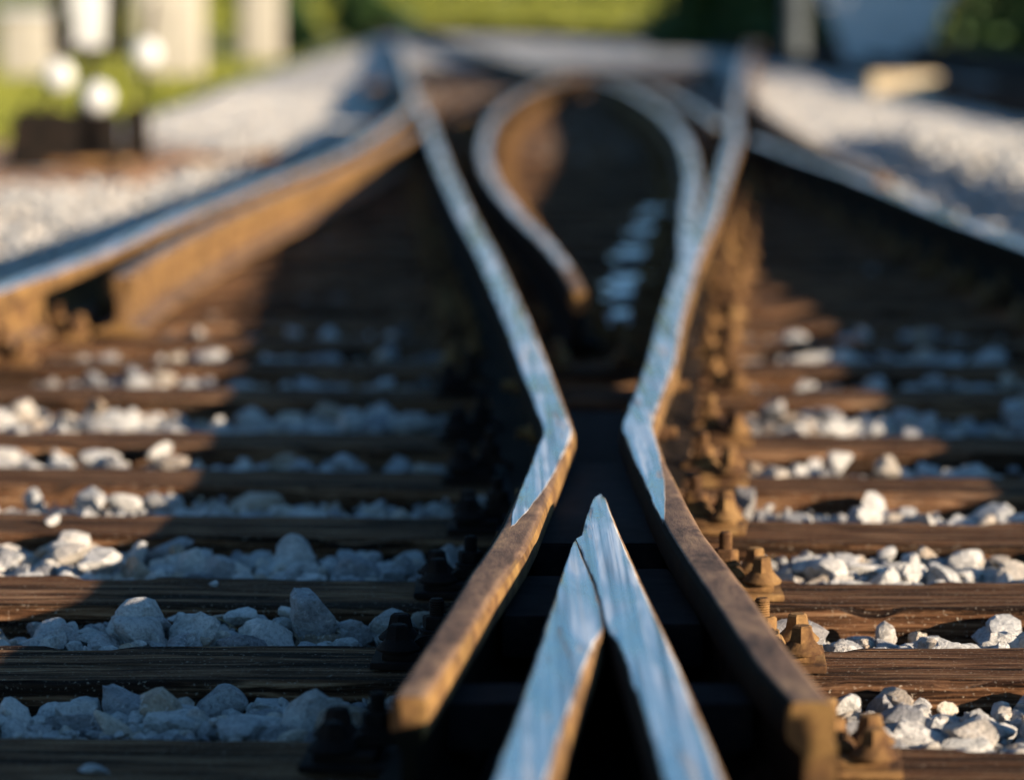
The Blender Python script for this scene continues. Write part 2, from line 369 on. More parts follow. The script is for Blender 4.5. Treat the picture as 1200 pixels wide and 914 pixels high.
def pol_wl(y, u):
    f = full(y, u)
    lo = np.interp(y, [ypx(618), ypx(600), ypx(580), ypx(560), ypx(535), ypx(515)], [.34, .22, .16, .10, .02, -.3])
    hi = np.interp(y, [ypx(618), ypx(600), ypx(580), ypx(560), ypx(535), ypx(515)], [.36, .55, .72, .84, .93, 1.3])
    e = min(smooth_(u, lo-.09, lo+.09), 1-smooth_(u, hi-.09, hi+.09))
    return f*e if y > ypx(618) else 0
def pol_wr(y, u):
    f = full(y, u)
    hi = np.interp(y, [ypx(622), ypx(590), ypx(565), ypx(540), ypx(515), ypx(500)], [.02, .38, .62, .80, 1.0, 1.3])
    return max(f, .9 if u < .3 else 0)*(1-smooth_(u, hi-.09, hi+.09)) if y > ypx(622) else 0
def lower_tip(y): return 0
rail_loft('wing_rail', wl, pol_wl, footR=.04, parent=frog, shade_dark=(1, 0, 1))
rail_loft('wing_rail', wr, pol_wr, footL=.04, zb=.018, parent=frog, shade_dark=(1, 0, .6), web=lambda y: .030*(1-smooth_(y, 3.85, 3.95)))
pt = [P3(573, 703.2, 704.4), P3(577, 699, 707), P3(585, 693, 711.5), P3(599, 686, 718), P3(615, 679, 725.5), P3(631, 674.5, 733), P3(640, 678.3, 737), P3(654, 683.8, 743), P3(683, 696.5, 756), P3(707, 704, 767), P3(732, 709.5, 779),
      P3(776, 728, 799), P3(842, 750, 826), P3(909, 770, 853)]
sp = [P3(627, 676.2, 677), P3(631.5, 673.8, 675), P3(640, 669.5, 677.2), P3(654, 663.5, 682.4), P3(683, 651, 695.2), P3(707, 642.5, 702.7), P3(735, 633, 707), P3(742, 631, 706), P3(776, 620, 693), P3(842, 597, 669), P3(909, 573, 648)]
def extend(st, y):
    st = sorted(st); a, b2 = st[0], st[1]; t = (y-a[0])/(b2[0]-a[0])
    c = a[1]+(b2[1]-a[1])*t; return [(y, c, c+.066)]+st
tip_y = max(pt)[0]
def tipdz(y): return -.0075*(1-smooth_(tip_y-y, 0, .10))
rail_loft('point_rail', extend(pt, .6), lambda y, u: (1.0 if y > ypx(632) else (smooth_(u, .0, .12) if y > ypx(745) else full(y, u))), footL=.02, footR=.05, zb=.022, parent=frog, dz=tipdz, ch=lambda y: (.12 if y > ypx(745) and y < ypx(630) else 1, 1), shade_dark=(1, 0, 1))
rail_loft('splice_rail', extend(sp, .6), lambda y, u: 1-smooth_(u, .93, 1.0) if y > ypx(742) else full(y, u), footL=.05, footR=.02, zb=.026, parent=frog, dz=lambda y: -.0004-.003*smooth_(y, ypx(636), ypx(627)), ch=lambda y: (1, .12 if y > ypx(745) else 1), shade_dark=(1, 0, 1))
def prism(name, poly, z0, z1, m, parent=None, bev=.003):
    bm = bmesh.new(); lo = [bm.verts.new((x, y, z0)) for x, y in poly]; hi = [bm.verts.new((x, y, z1)) for x, y in poly]
    bm.faces.new(lo[::-1]); bm.faces.new(hi)
    for i in range(len(poly)): bm.faces.new((lo[i], lo[(i+1) % len(poly)], hi[(i+1) % len(poly)], hi[i]))
    if bev: bmesh.ops.bevel(bm, geom=bm.edges[:], offset=bev, segments=2, affect='EDGES')
    return from_bm(name, bm, m, 30, parent)
def gx(st, y, side):
    st = sorted(st); return float(np.interp(y, [s[0] for s in st], [s[side] for s in st]))
def gap_block(name, y0, y1, la, sa, lb, sb, z0, z1, pad=.004, n=8):
    """block filling the gap between the facing edges of two rails"""
    Y = np.linspace(y0, y1, n)
    poly = [(gx(la, y, sa)-pad, y) for y in Y]+[(gx(lb, y, sb)+pad, y) for y in Y[::-1]]
    return prism(name, poly, z0, z1, M_DARKSTEEL, frog)
gap_block('filler_block', 4.95, 5.83, wl, 2, wr, 1, .03, RT-.048, pad=.015)
for y0, y1 in ((4.42, 4.74), (3.86, 3.98)):
    gap_block('spacer_block', y0, y1, wl, 2, pt if y0 > 4.7 else sp, 1, .06, RT-.060, pad=.012)
for y0, y1 in ((4.36, 4.80), (3.86, 3.98)):
    gap_block('spacer_block', y0, y1, pt, 2, wr, 1, .06, RT-.060, pad=.012)
prism('base_plate', [(-.10, 3.5), (.36, 3.5), (.36, 4.4), (.31, 5.2), (.30, 6.0), (.34, 7.5), (-.06, 7.5), (-.02, 6.0), (-.04, 5.2), (-.08, 4.4)], .002, .0155, M_DARKSTEEL, frog, 0)
for side, st, sg in ((1, wl, -1), (2, wr, 1)):        # through bolts of the crossing, heads on the outer webs
    for y in (3.92, 4.60, 5.15, 5.60, 6.42, 7.22):
        cx = (gx(st, y, 1)+gx(st, y, 2))/2
        bm = bmesh.new(); Mx = Matrix.Rotation(R(90)*sg, 4, 'Y')
        bm_lathe(bm, [(.022, 0), (.022, .004), (.019, .006), (.019, .022), (.011, .024), (.011, .045), (.009, .047)], (cx+sg*.009, y, .105), 6 if False else 12, 0, Mx)
        from_bm('bolt', bm, M_RUST, 30, frog)
RAILX['left wing rail'] = wl; RAILX['right wing rail'] = wr

# ---- the other running rails
def running(name, key, c, label, cat='rail', near=None, group=None, pk=full, wd=.068, zb=.016, shade_dark=(1, 0, .3)):
    wf = wd if callable(wd) else (lambda y: wd)
    st = [centre(x, y, .07) for x, y in c]
    st = sorted(st); P = smooth_pts([(s[0], (s[1]+s[2])/2) for s in st], 5); st = [(p.x, p.y-wf(p.x)/2, p.y+wf(p.x)/2) for p in P]
    if near is not None:
        a, b2 = st[0], st[3]; t = (near-a[0])/(b2[0]-a[0]); c0 = a[1]+(b2[1]-a[1])*t; st = [(near, c0, c0+wf(near))]+st
    o = rail_loft(name, st, pk, step=.12, wob=.0002, zb=zb, shade_dark=shade_dark); tag(o, label, cat, group)
    RAILX[key] = st; return o
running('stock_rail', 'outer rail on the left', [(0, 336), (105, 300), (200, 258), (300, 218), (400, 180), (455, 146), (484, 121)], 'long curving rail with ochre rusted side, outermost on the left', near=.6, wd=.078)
running('stock_rail', 'outer rail on the right', [(1200, 287), (1100, 249), (1000, 207), (930, 182), (882, 163)], 'straight greyish rail running out of the right edge, shading the sleepers', near=.6,  shade_dark=(1, 0, 1))
def gpol(y, u): return .62*full(y, u)
running('guard_rail', 'guard rail on the left', [(140, 324), (155, 313), (205, 284), (300, 237), (400, 196), (450, 173), (492, 152)], 'rusty guard rail with flared end beside the curving left rail', pk=lambda y, u: .40*full(y, u), zb=.019)
running('slip_rail', 'left slip rail', [(678, 340), (660, 309), (637, 281), (600, 243), (572, 200), (568, 167), (583, 133), (617, 108), (655, 94), (686, 88)], 'bowed inner rail on the left ending in a rusty stub', pk=lambda y, u: .56*full(y, u)*smooth_(y, 8.9, 9.8), wd=lambda y: .046+.022*smooth_(y, 9, 15), shade_dark=(1, .5, 1))
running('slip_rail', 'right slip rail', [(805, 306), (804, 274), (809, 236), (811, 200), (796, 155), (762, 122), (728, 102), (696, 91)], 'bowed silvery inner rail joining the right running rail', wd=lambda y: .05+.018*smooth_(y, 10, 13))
st = [(1.92, 3.0), (1.84, 3.3), (1.655, 4.0), (1.60, 6.0), (1.53, 8.0), (1.40, 8.9)]
o = rail_loft('guard_rail', [(y, x-.03, x+.03) for x, y in st], gpol, step=.12, zb=.019)
tag(o, 'short guard rail beside the straight outer rail on the right', 'rail')
def pl(c): return [at(x, y, RT).xy for x, y in c]
far_specs = [
    ('stock_rail', [(484, 116), (478, 90), (470, 60), (462, 40)], 'blurred distant rail continuing the silvery left running rail'),
    ('stock_rail', [(862, 121), (866, 95), (872, 70), (880, 50)], 'blurred distant rail continuing the right running rail'),
    ('stock_rail', [(1035, 206), (967, 174), (910, 141), (880, 108), (880, 75), (890, 50)], 'pinkish rusty rail curving outside the straight rail on the right'),
    ('crossing_rail', [(478, 36), (530, 50), (600, 71), (655, 86)], 'dark distant rail slanting down to the top of the bowed rails'),
    ('crossing_rail', [(725, 92), (767, 104), (810, 124), (842, 145)], 'short pale rail slanting down to the right running rail'),
]
for nm, c, lb in far_specs: tag(sweep(nm, pl(c), .45 if 'pinkish' in lb else 1.0), lb, 'rail')
nt_ = [at(x, y, RT).xy for x, y in [(430, 36), (600, 37), (750, 43), (850, 52), (950, 68), (1050, 84), (1200, 107)]]
nt_.append(Vector((4.35, 18))); nt_.append(Vector((4.5, 8)))
tag(sweep('siding_rail', nt_, .5, M_SHADERUST), 'near rail of the shaded siding behind the pale ballast', 'rail')
tag(sweep('siding_rail', [Vector((p.x+1.45*min(1, max(0, (80-p.y)/45)), p.y+(4 if p.y > 60 else 0))) for p in nt_], .5, M_SHADERUST), 'far rail of the shaded siding behind the pale ballast', 'rail')

nt0 = smooth_pts([(p.x, p.y) for p in nt_], 5); V = []; Fc = []
for i, p in enumerate(nt0):
    d = (nt0[min(i+1, len(nt0)-1)]-nt0[max(i-1, 0)]).normalized(); nr = Vector((-d.y, d.x))*(1 if d.y > 0 else -1)
    for k_, q in enumerate((-.35, .1, 1.4, 2.1)):
        c = p-nr*q if False else Vector((p.x+q*abs(d.y), p.y+q*abs(d.x))); V.append((c.x, c.y, (-.06, .012, .012, -.06)[k_]))
for i in range(len(nt0)-1):
    for k_ in range(3): Fc.append((i*4+k_, i*4+k_+1, i*4+k_+5, i*4+k_+4))
V2, F2 = [], []
wp = [(p, q) for p in nt0 for q in (1,)]; wp = [Vector((p.x+2.05*min(1, max(0, (88-p.y)/50)), p.y+(3.0 if p.y > 70 else 3.0*max(0, (p.y-50)/20)))) for p in nt0]
for i, p in enumerate(wp):
    d = (wp[min(i+1, len(wp)-1)]-wp[max(i-1, 0)]).normalized(); nr = Vector((d.y, -d.x))*.07
    h = .30+.02*noise.noise((i*.7, 0, 0))
    for a_, z_ in ((nr, -.1), (nr, h), (-nr, h), (-nr, -.1)): V2.append((p.x+a_.x, p.y+a_.y, z_))
for i in range(len(wp)-1):
    for k_ in range(4): F2.append((i*4+k_, i*4+(k_+1) % 4, i*4+4+(k_+1) % 4, i*4+4+k_))
tag(mesh_np('timber_edging', np.array(V2), np.array(F2), M_CAST), 'low dark timber edging along the far side of the siding', 'edging')
tag(mesh_np('siding_shade_bed', np.array(V), np.array(Fc), M_SOIL), kind='structure')  # dark sheet that deepens the siding's shade by colour

# ---------------------------------------------------------------- timber sleepers
def sleeper_mesh(name, x0, x1, wd, h, seed, nx, ny, nz=3):
    """solid timber with worn arrises and split grain; local origin at top centre"""
    L = np.linspace(x0, x1, nx); bev = .010
    ring = []
    for j in range(nz+1): ring.append((-wd/2, -h+(h-bev)*j/nz))
    ring.append((-wd/2+bev*.35, -bev*.3))
    for j in range(ny+1): ring.append((-wd/2+bev+(wd-2*bev)*j/ny, 0))
    ring.append((wd/2-bev*.35, -bev*.3))
    for j in range(nz+1): ring.append((wd/2, -bev-(h-bev)*j/nz))
    V, Fc = [], []; n = len(ring)
    for x in L:
        e = noise.noise((x*3.1, seed, 0)); e2 = noise.noise((x*3.1, seed, 9))
        for (y, z) in ring:
            yy, zz = y, z
            s = noise.noise((x*1.6, y*26+seed*7, z*26)); g_ = noise.noise((x*9, y*60+seed*3, z*60))
            onside = abs(y) > wd/2-bev*1.2
            if onside: yy += (.006*s+.003*g_+(.006*e if y < 0 else .006*e2))*(1 if y > 0 else -1)
            if z > -bev*1.1:
                zz += .0035*s+.0016*g_+.002*noise.noise((x*2.3, seed, 4))
                if onside or abs(y) > wd/2-bev*1.6:
                    q = max(0, noise.noise((x*7.5, seed+3, y*8))-.12)*.05; zz -= q
            if z < -bev*1.1: yy *= 1+.0*e; yy += (.006*noise.noise((x*5, seed, z*30)))*(1 if y > 0 else -1)
            V.append((x, yy, zz))
    for i in range(nx-1):
        for j in range(n): Fc.append((i*n+j, i*n+(j+1) % n, (i+1)*n+(j+1) % n, (i+1)*n+j))
    me = bpy.data.meshes.new(name); me.from_pydata(V, [], [tuple(f) for f in Fc]+[tuple(range(n))[::-1], tuple((nx-1)*n+j for j in range(n))])
    finish(me, M_WOOD, 35); return me
SLEEP = []     # (y centre, angle, x0, x1)
fars = [(-3, 2.42, 0), (-2, 3.02, 0), (-1, 3.62, 0)]
edges = [(866, 874, 0), (757, 758, 1), (676.5, 680.5, 2), (602, 611, 3), (548.5, 557, 4), (505.5, 509.5, 5), (452.5, 456, 6)]
W_S = .255
for k, y, a in fars: SLEEP.append((y-W_S/2, a, -2.2, 2.5))
for l, r, k in edges:
    a = at(220, l, 0); b2 = at(1020, r, 0); ang = math.atan2(b2.y-a.y, b2.x-a.x)
    ymid = a.y-a.x*math.tan(ang); SLEEP.append((ymid-W_S/2, ang, -2.2, 2.5))
y = SLEEP[-1][0]
while y < 62:
    y += .60; SLEEP.append((y, -.03+random.uniform(-.012, .012), float(np.interp(y, [8, 10, 12, 24, 40], [-2.15, -1.75, -1.48, -1.05, -1.3])), float(np.interp(y, [8, 12, 20, 40], [2.3, 1.85, 1.55, 2.4]))))
shared = [sleeper_mesh('sleeper', -2.15, 2.35, W_S, .17, 50+i*3.7, 50, 4, 2) for i in range(4)]
nsl = 0
for i, (y, ang, x0, x1) in enumerate(SLEEP):
    if y < 10: me = sleeper_mesh('sleeper', x0, x1, W_S, .17, i*5.3, 330 if 3.8 < y < 7.5 else 160, 12, 4)
    else: me = shared[i % 4]
    o = link(bpy.data.objects.new('sleeper', me)); o.location = (0, y, 0); o.rotation_euler = (0, 0, ang)
    if y >= 10: o.scale.x = (x1-x0)/4.5; o.location.x = x0+2.15*o.scale.x
    if i < 3: lb = ['wooden sleeper below the picture, third under the crossing from its heel', 'wooden sleeper just nearer than the rusty wing rail ends', 'wooden sleeper directly under the rusty wing rail ends'][i]
    elif i < 19: lb = 'dark weathered timber sleeper, %s in the picture counting from the camera' % ORD[i-3]
    else: lb = 'dark blurred timber sleeper far beyond the rusty stub of the bowed rail'
    tag(o, lb, 'sleeper', 'timber sleepers across the tracks')

# ---------------------------------------------------------------- chairs that hold the rails
def hexnut(bm, c, r=.018, h=.018): bm_lathe(bm, [(r*.92, 0), (r, .002), (r, h-.003), (r*.88, h)], c, 6, random.random())
CH = [M_RUST]
def t_plate(two):
    bm = bmesh.new(); x0 = -.17 if two else -.045
    bm_box(bm, (x0, -.075, .003), (.165, .075, .0155), .003)
    bm_box(bm, (.073, -.062, .0157), (.15, .062, .030), .005)
    if two: bm_box(bm, (-.155, -.062, .0157), (-.073, .062, .030), .005)
    return from_bm('base_plate', bm, CH[0], 30)
def t_screw(x, y):
    bm = bmesh.new()
    bm_lathe(bm, [(.030, .0302), (.031, .034), (.026, .040), (.020, .047), (.0175, .050)], (x, y, 0), 18)
    bm_lathe(bm, [(.0195, .0475), (.0185, .051), (.0145, .072), (.011, .075)], (x, y, 0), 6, .4)
    return from_bm('coach_screw', bm, CH[0], 28)
def t_bolt(x, y):
    bm = bmesh.new()
    bm_lathe(bm, [(.024, .0532), (.024, .0575), (.020, .059)], (x, y, 0), 16)
    hexnut(bm, (x, y, .0592), .0205, .022)
    pr = [(.0105, .081)]
    for k in range(7): z = .082+k*.004; pr += [(.0108, z), (.0096, z+.002)]
    pr += [(.008, .111)]
    bm_lathe(bm, pr, (x, y, 0), 14)
    return from_bm('bolt', bm, CH[0], 28)
def t_clamp(sg, y=0.0):
    bm = bmesh.new()
    P = [(.035, .040), (.058, .053), (.088, .053), (.104, .046), (.112, .031), (.100, .031), (.085, .036), (.060, .036), (.040, .034)]
    for yy in (-.026, .026): pass
    lo = [bm.verts.new((sg*x, y-.026, z)) for x, z in P]; hi = [bm.verts.new((sg*x, y+.026, z)) for x, z in P]
    bm.faces.new(lo); bm.faces.new(hi[::-1])
    for i in range(len(P)): bm.faces.new((lo[i], hi[i], hi[(i+1) % len(P)], lo[(i+1) % len(P)]))
    bmesh.ops.bevel(bm, geom=bm.edges[:], offset=.003, segments=2, affect='EDGES')
    return from_bm('clamp', bm, CH[0], 30)
def template(two):
    root = empty('rail_chair', (0, 0, 0))
    for o in [t_plate(two)]: o.parent = root
    for sg in ((1, -1) if two else (1,)):
        for o in (t_clamp(sg), t_bolt(sg*.078, -.004), t_screw(sg*.128, .040), t_screw(sg*.132, -.044)): o.parent = root
    return root
def flat_template():
    bm = bmesh.new(); bm_box(bm, (-.17, -.075, .003), (.165, .075, .0155), .0)
    for sg in (1, -1):
        bm_box(bm, (sg*.112-.04, -.06, .0157), (sg*.112+.04, .06, .032), .0)
        bm_box(bm, (sg*.078-.018, -.02, .0325), (sg*.078+.018, .02, .10), 0, taper=.6)
        bm_box(bm, (sg*.13-.02, .025, .0325), (sg*.13+.02, .06, .075), 0, taper=.7)
    o = from_bm('rail_chair', bm, M_RUST); return o
one = template(False); CH[0] = M_SHADERUST; oneL = template(False); CH[0] = M_RUST; two = template(True); flat = flat_template()
used = {'left': False, 'one': False, 'two': False, 'flat': False}
def place(kind, src, x, y, rz, flip, label, group):
    o = src if not used[kind] else copy_tree(src); used[kind] = True
    o.location = (x, y, 0); o.rotation_euler = (random.uniform(-.008, .008), random.uniform(-.012, .012), rz+(math.pi if flip else 0)+random.uniform(-.05, .05)); o.scale = (1, random.uniform(.92, 1.06), random.uniform(.78, .92)); tag(o, label, 'rail chair', group)
def rail_x(st, y):
    ys = [s[0] for s in sorted(st)]
    if y < ys[0] or y > ys[-1]: return None
    return (gx(st, y, 1)+gx(st, y, 2))/2
cnt = {}
for si, (y0, ang, x0, x1) in enumerate(SLEEP):
    for key, st in RAILX.items():
        if key in ('guard rail on the left',): continue
        x = rail_x(st, y0)
        if x is None: continue
        y = y0+x*math.tan(ang)
        if y > 30: continue
        wing = key.endswith('wing rail') and y < 8.4
        k = cnt.get(key, 0); cnt[key] = k+1
        grp = 'rail chairs under the %s' % key
        if y < 13.5 and k < 16:
            lb = 'rusty bolted rail chair, %s along the %s' % (ORD[k], key)
            if wing:
                px = x-.026 if 'left' in key else x+.024
                if y < 4.5: px = x+(-.02 if 'left' in key else .02)
                place('left' if 'left' in key else 'one', oneL if 'left' in key else one, px, y, ang, 'left' in key, lb.replace('rusty', 'shade darkened rusty') if 'left' in key else lb, grp)
            else: place('two', two, x, y, ang, False, lb, grp)
        else:
            place('flat', flat, x, y, ang, False, 'blurred rusty rail chair far along the %s' % key, grp)
# fishplates at the distant rail joints, lit by the sun
for px, py, sx, lb in ((545, 150, .16, 'orange rusted fishplate block right of the silvery running rail junction'), (441, 107, .22, 'orange rusted fishplate block left of the silvery running rail junction'), (836, 160, .12, 'orange rusted fishplate block left of the right hand running rail')):
    p = at(px, py, .05); root = empty('fishplate', (p.x, p.y, 0)); tag(root, lb, 'fishplate', 'rusted fishplates at the distant joints')
    bm = bmesh.new(); bm_box(bm, (-sx/2, -.3, -.03), (sx/2, .3, .12), .015); from_bm('plate', bm, M_RUST, 30, root)
    for q in (-.2, 0, .2):
        bm = bmesh.new(); hexnut(bm, (0, q, .121), .022, .025); from_bm('bolt', bm, M_RUST, 30, root)
# worn slide plates on the sleepers left of the right running rail
pn = 0
for py, px, wd in ((245, 775, .15), (270, 766, .15), (296, 752, .16), (320, 745, .17), (341, 728, .07), (367, 724, .07)):
    p = at(px, py, .03); sy = min(SLEEP, key=lambda s: abs(s[0]-p.y))[0]
    bm = bmesh.new(); bm_box(bm, (-wd/2, -.055, -.028), (wd/2, .055, 0), .006); bm_box(bm, (-wd/2-.03, -.075, -.03), (wd/2+.03, .075, -.0285), 0)
    o = from_bm('slide_plate', bm, M_SLIDE, 30); o.location = (p.x, p.y if wd < .1 else sy, .034)
    tag(o, 'shiny worn slide plate between the bowed rails, %s from the camera' % ORD[5-pn], 'slide plate', 'slide plates between the bowed rails'); pn += 1

# ---------------------------------------------------------------- ballast
def ico(sub):
    bm = bmesh.new(); bmesh.ops.create_icosphere(bm, subdivisions=sub, radius=1); V = np.array([v.co[:] for v in bm.verts]); Fc = np.array([[v.index for v in f.verts] for f in bm.faces]); bm.free()
    return V, Fc
ICO = {s: ico(s) for s in (1, 2, 3, 4)}
def stone_variant(sub, seed):
    r = np.random.default_rng(seed); V, Fc = ICO[sub]; npl = r.integers(8, 12)
    nrm = r.normal(size=(npl, 3)); nrm /= np.linalg.norm(nrm, axis=1)[:, None]; d = r.uniform(.45, .92, npl)
    dots = V @ nrm.T; rad = np.where(dots > .05, d/np.maximum(dots, .05), 9); rad = np.minimum(rad, 1.35)
    k = 110.0; rr = -np.log(np.exp(-k*rad).sum(1)+math.exp(-k*1.3))/k
    out = V*rr[:, None]
    if sub >= 3:
        nz = np.array([noise.noise(Vector(p)*2.6+Vector((seed, 0, 0)))*.055+noise.noise(Vector(p)*6+Vector((0, seed, 0)))*.035 for p in out])
        out *= (1+nz)[:, None]
    out *= r.uniform(.62, 1.22, 3)
    return out
VARS = {1: [stone_variant(1, 100+i) for i in range(16)], 2: [stone_variant(2, 200+i) for i in range(24)], 3: [stone_variant(3, 300+i) for i in range(30)]}
def rotm(n):
    q = rng.normal(size=(n, 4)); q /= np.linalg.norm(q, axis=1)[:, None]; a, b2, c, d = q.T
    return np.stack([np.stack([1-2*(c*c+d*d), 2*(b2*c-a*d), 2*(b2*d+a*c)], 1), np.stack([2*(b2*c+a*d), 1-2*(b2*b2+d*d), 2*(c*d-a*b2)], 1), np.stack([2*(b2*d-a*c), 2*(c*d+a*b2), 1-2*(b2*b2+c*c)], 1)], 1)
def scatter(name, pts, rad, sub, dirt_shade, label):
    V, Fc, Rn, D = [], [], [], []; nv = len(ICO[sub][0]); f0 = ICO[sub][1]; Rm = rotm(len(pts)); var = rng.integers(0, len(VARS[sub]), len(pts)); rn = rng.random(len(pts))
    flatz = rng.uniform(.6, .95, len(pts))
    if sub == 1: rn = .3+.6*rn; flatz *= .8
    for i in range(len(pts)):
        v = VARS[sub][var[i]] @ Rm[i].T; v[:, 2] *= flatz[i]
        V.append(v*rad[i]+pts[i]); Fc.append(f0+i*nv)
    V = np.concatenate(V); Fc = np.concatenate(Fc)
    o = mesh_np(name, V, Fc, M_STONE, {'rnd': np.repeat(rn, nv), 'dirt_shade': np.repeat(dirt_shade, nv)}, smooth=30 if sub >= 2 else None)
    tag(o, label, 'ballast', kind='stuff'); return o
def on_sleeper(x, y, pad):
    for sy, ang, x0, x1 in SLEEP:
        if abs(sy-y) < .6 and x0-.02 < x < x1+.02:
            d = (y-sy-x*math.tan(ang))*math.cos(ang)
            if abs(d) < W_S/2+pad: return True
    return False
RX = {k: (np.array([s[0] for s in sorted(v)]), np.array([(s[1]+s[2])/2 for s in sorted(v)])) for k, v in RAILX.items()}
def rail_dist(x, y):
    m_ = 9.0
    for ys, xs in RX.values():
        if ys[0] <= y <= ys[-1]: m_ = min(m_, abs(x-np.interp(y, ys, xs)))
    return m_
def under_rail(x, y, r): return rail_dist(x, y) < .075+r*.6
WLs, WRs = RX['left wing rail'], RX['right wing rail']
def in_frog(x, y): 
    if y < 3.6: return -.06 < x < .32
    return np.interp(y, *WLs)-.03 < x < np.interp(y, *WRs)+.03 and y < 8.5
def crib(y0, y1, x0, x1, cell, sub, rr, lev, name, pad=.012, low=False):
    P, Ra, D = [], [], []
    nx, ny = int((x1-x0)/cell), int((y1-y0)/cell)
    for i in range(nx):
        for j in range(ny):
            x = x0+(i+random.random())*cell; y = y0+(j+random.random())*cell
            r = random.uniform(*rr)*(1.0 if random.random() > .12 else 1.3)
            if y < 36 and on_sleeper(x, y, pad+r*.45): continue
            z = lev+random.uniform(-.012, .012)+.022*noise.noise((x*2.3, y*2.3, 3))
            if in_frog(x, y): z -= .07
            elif under_rail(x, y, r): z = min(z, -.035-r*.5)
            z = min(z, .028-r)
            if y > 9.4: z += bank(x, y)
            if earth(x, y): continue
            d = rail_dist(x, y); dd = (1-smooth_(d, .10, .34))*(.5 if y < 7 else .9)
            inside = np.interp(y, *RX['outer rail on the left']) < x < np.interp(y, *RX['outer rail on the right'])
            if not inside: dd *= .7*(1-smooth_(y, 14, 20))+.1  # outside the track this darkening deepens the rail's shadow by colour
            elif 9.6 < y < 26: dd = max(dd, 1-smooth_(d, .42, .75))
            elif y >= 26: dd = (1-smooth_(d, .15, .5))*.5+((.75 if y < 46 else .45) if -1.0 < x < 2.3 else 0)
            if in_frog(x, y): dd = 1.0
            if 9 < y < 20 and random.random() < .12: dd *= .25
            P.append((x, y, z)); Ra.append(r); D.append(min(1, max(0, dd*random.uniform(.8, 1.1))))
    return P, Ra, D
def many(specs, sub, name, label):
    P, Ra, D = [], [], []
    for s in specs:
        a, b2, c = crib(*s[:4], s[4], sub, s[5], s[6], name); P += a; Ra += b2; D += c
    return scatter(name, np.array(P), np.array(Ra), sub, np.array(D), label)
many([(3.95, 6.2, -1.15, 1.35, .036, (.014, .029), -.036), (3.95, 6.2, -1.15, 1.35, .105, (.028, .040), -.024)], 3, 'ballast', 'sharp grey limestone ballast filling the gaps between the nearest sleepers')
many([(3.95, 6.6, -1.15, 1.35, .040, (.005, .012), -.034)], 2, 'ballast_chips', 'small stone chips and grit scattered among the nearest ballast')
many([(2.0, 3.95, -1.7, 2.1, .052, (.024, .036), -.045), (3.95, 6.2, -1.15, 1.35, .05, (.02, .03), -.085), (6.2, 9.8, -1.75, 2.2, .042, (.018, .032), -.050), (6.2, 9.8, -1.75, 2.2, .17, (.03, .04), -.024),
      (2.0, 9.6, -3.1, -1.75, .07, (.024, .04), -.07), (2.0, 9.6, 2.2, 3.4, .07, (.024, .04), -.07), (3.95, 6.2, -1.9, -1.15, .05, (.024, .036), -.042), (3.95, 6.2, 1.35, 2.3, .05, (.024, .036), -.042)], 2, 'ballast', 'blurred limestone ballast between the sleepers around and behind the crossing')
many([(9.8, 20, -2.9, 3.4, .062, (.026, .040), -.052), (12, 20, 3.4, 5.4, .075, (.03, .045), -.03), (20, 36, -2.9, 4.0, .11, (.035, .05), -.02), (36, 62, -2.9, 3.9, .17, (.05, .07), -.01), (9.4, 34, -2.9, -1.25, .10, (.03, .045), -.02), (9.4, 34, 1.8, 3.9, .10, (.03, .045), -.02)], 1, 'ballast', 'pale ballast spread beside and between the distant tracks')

ys_ = np.linspace(9.32, 46, 120); V, Fc = [], []
for y in ys_:
    xa = float(np.interp(y, *RX['outer rail on the left']))+.04 if y < 25 else float(np.interp(y, *RX['outer rail on the left']))+.04-.03*(y-25)
    xb = float(np.interp(y, *RX['outer rail on the right']))-.04+max(0, y-18)*.055
    for q in np.linspace(0, 1, 12): V.append((xa+(xb-xa)*q, y, bedz(xa+(xb-xa)*q, y)+.012))
for i in range(len(ys_)-1):
    for j in range(11): Fc.append((i*12+j, i*12+j+1, (i+1)*12+j+1, (i+1)*12+j))
tag(mesh_np('track_bed', np.array(V), np.array(Fc), M_SOIL, smooth=80), kind='structure')

# loose stones one can point at
def loose(px, py, size, seed, label, zbase=0.0, sq=(1, 1, 1), rnd=.4, base=None):
    """px, py = the foot of the stone in the photograph"""
    p = at(px, py, zbase)
    V = stone_variant(3, seed)*np.array(sq); V *= size*np.array([1, .85*sq[1], .85*sq[2]])/np.ptp(V, axis=0); V[:, 2] -= V[:, 2].min()+.004
    n = len(V); o = mesh_np('loose_stone', V, ICO[3][1], M_STONE, {'rnd': np.full(n, rnd), 'dirt_shade': np.zeros(n)}, smooth=40)
    o.location = p; tag(o, label, 'stone', 'loose stones lying proud of the ballast'); return o
loose(363, 750, .074, 901, 'big blue grey stone standing up highest between the sleepers on the left', -.024, (1, .9, 1.28), .12)
loose(228, 748, .070, 902, 'broad pointed grey stone lying left of the tall blue grey one', -.035, (1, .8, .7), .3)
loose(212, 664, .046, 903, 'brownish stone whose tip alone is lit by the sun', -.03, (1, .9, 1.1), .97)
loose(250, 686, .017, 904, 'tiny pale stone lying alone on top of a shaded sleeper', .0, (1, 1, .8), .3)
loose(158, 752, .060, 905, 'sharp ridged grey stone at the edge of the sunlit patch', -.035, (1, .8, .9), .45)
loose(145, 848, .078, 906, 'large flat topped dark stone in the nearest shaded row', -.05, (1.1, .8, .85), .1)
loose(250, 842, .082, 907, 'wide wedge shaped grey stone in the nearest shaded row', -.05, (1.2, .8, .75), .25)
loose(343, 852, .064, 908, 'low slab like stone at the right of the nearest shaded row', -.045, (1.2, .8, .6), .35)
loose(985, 838, .044, 909, 'round white stone behind the nearest right hand chair', -.02, (1, .9, .9), .6)
loose(978, 864, .022, 910, 'small white stone chip under the round white one', -.02, (.8, .9, 1.1), .6)
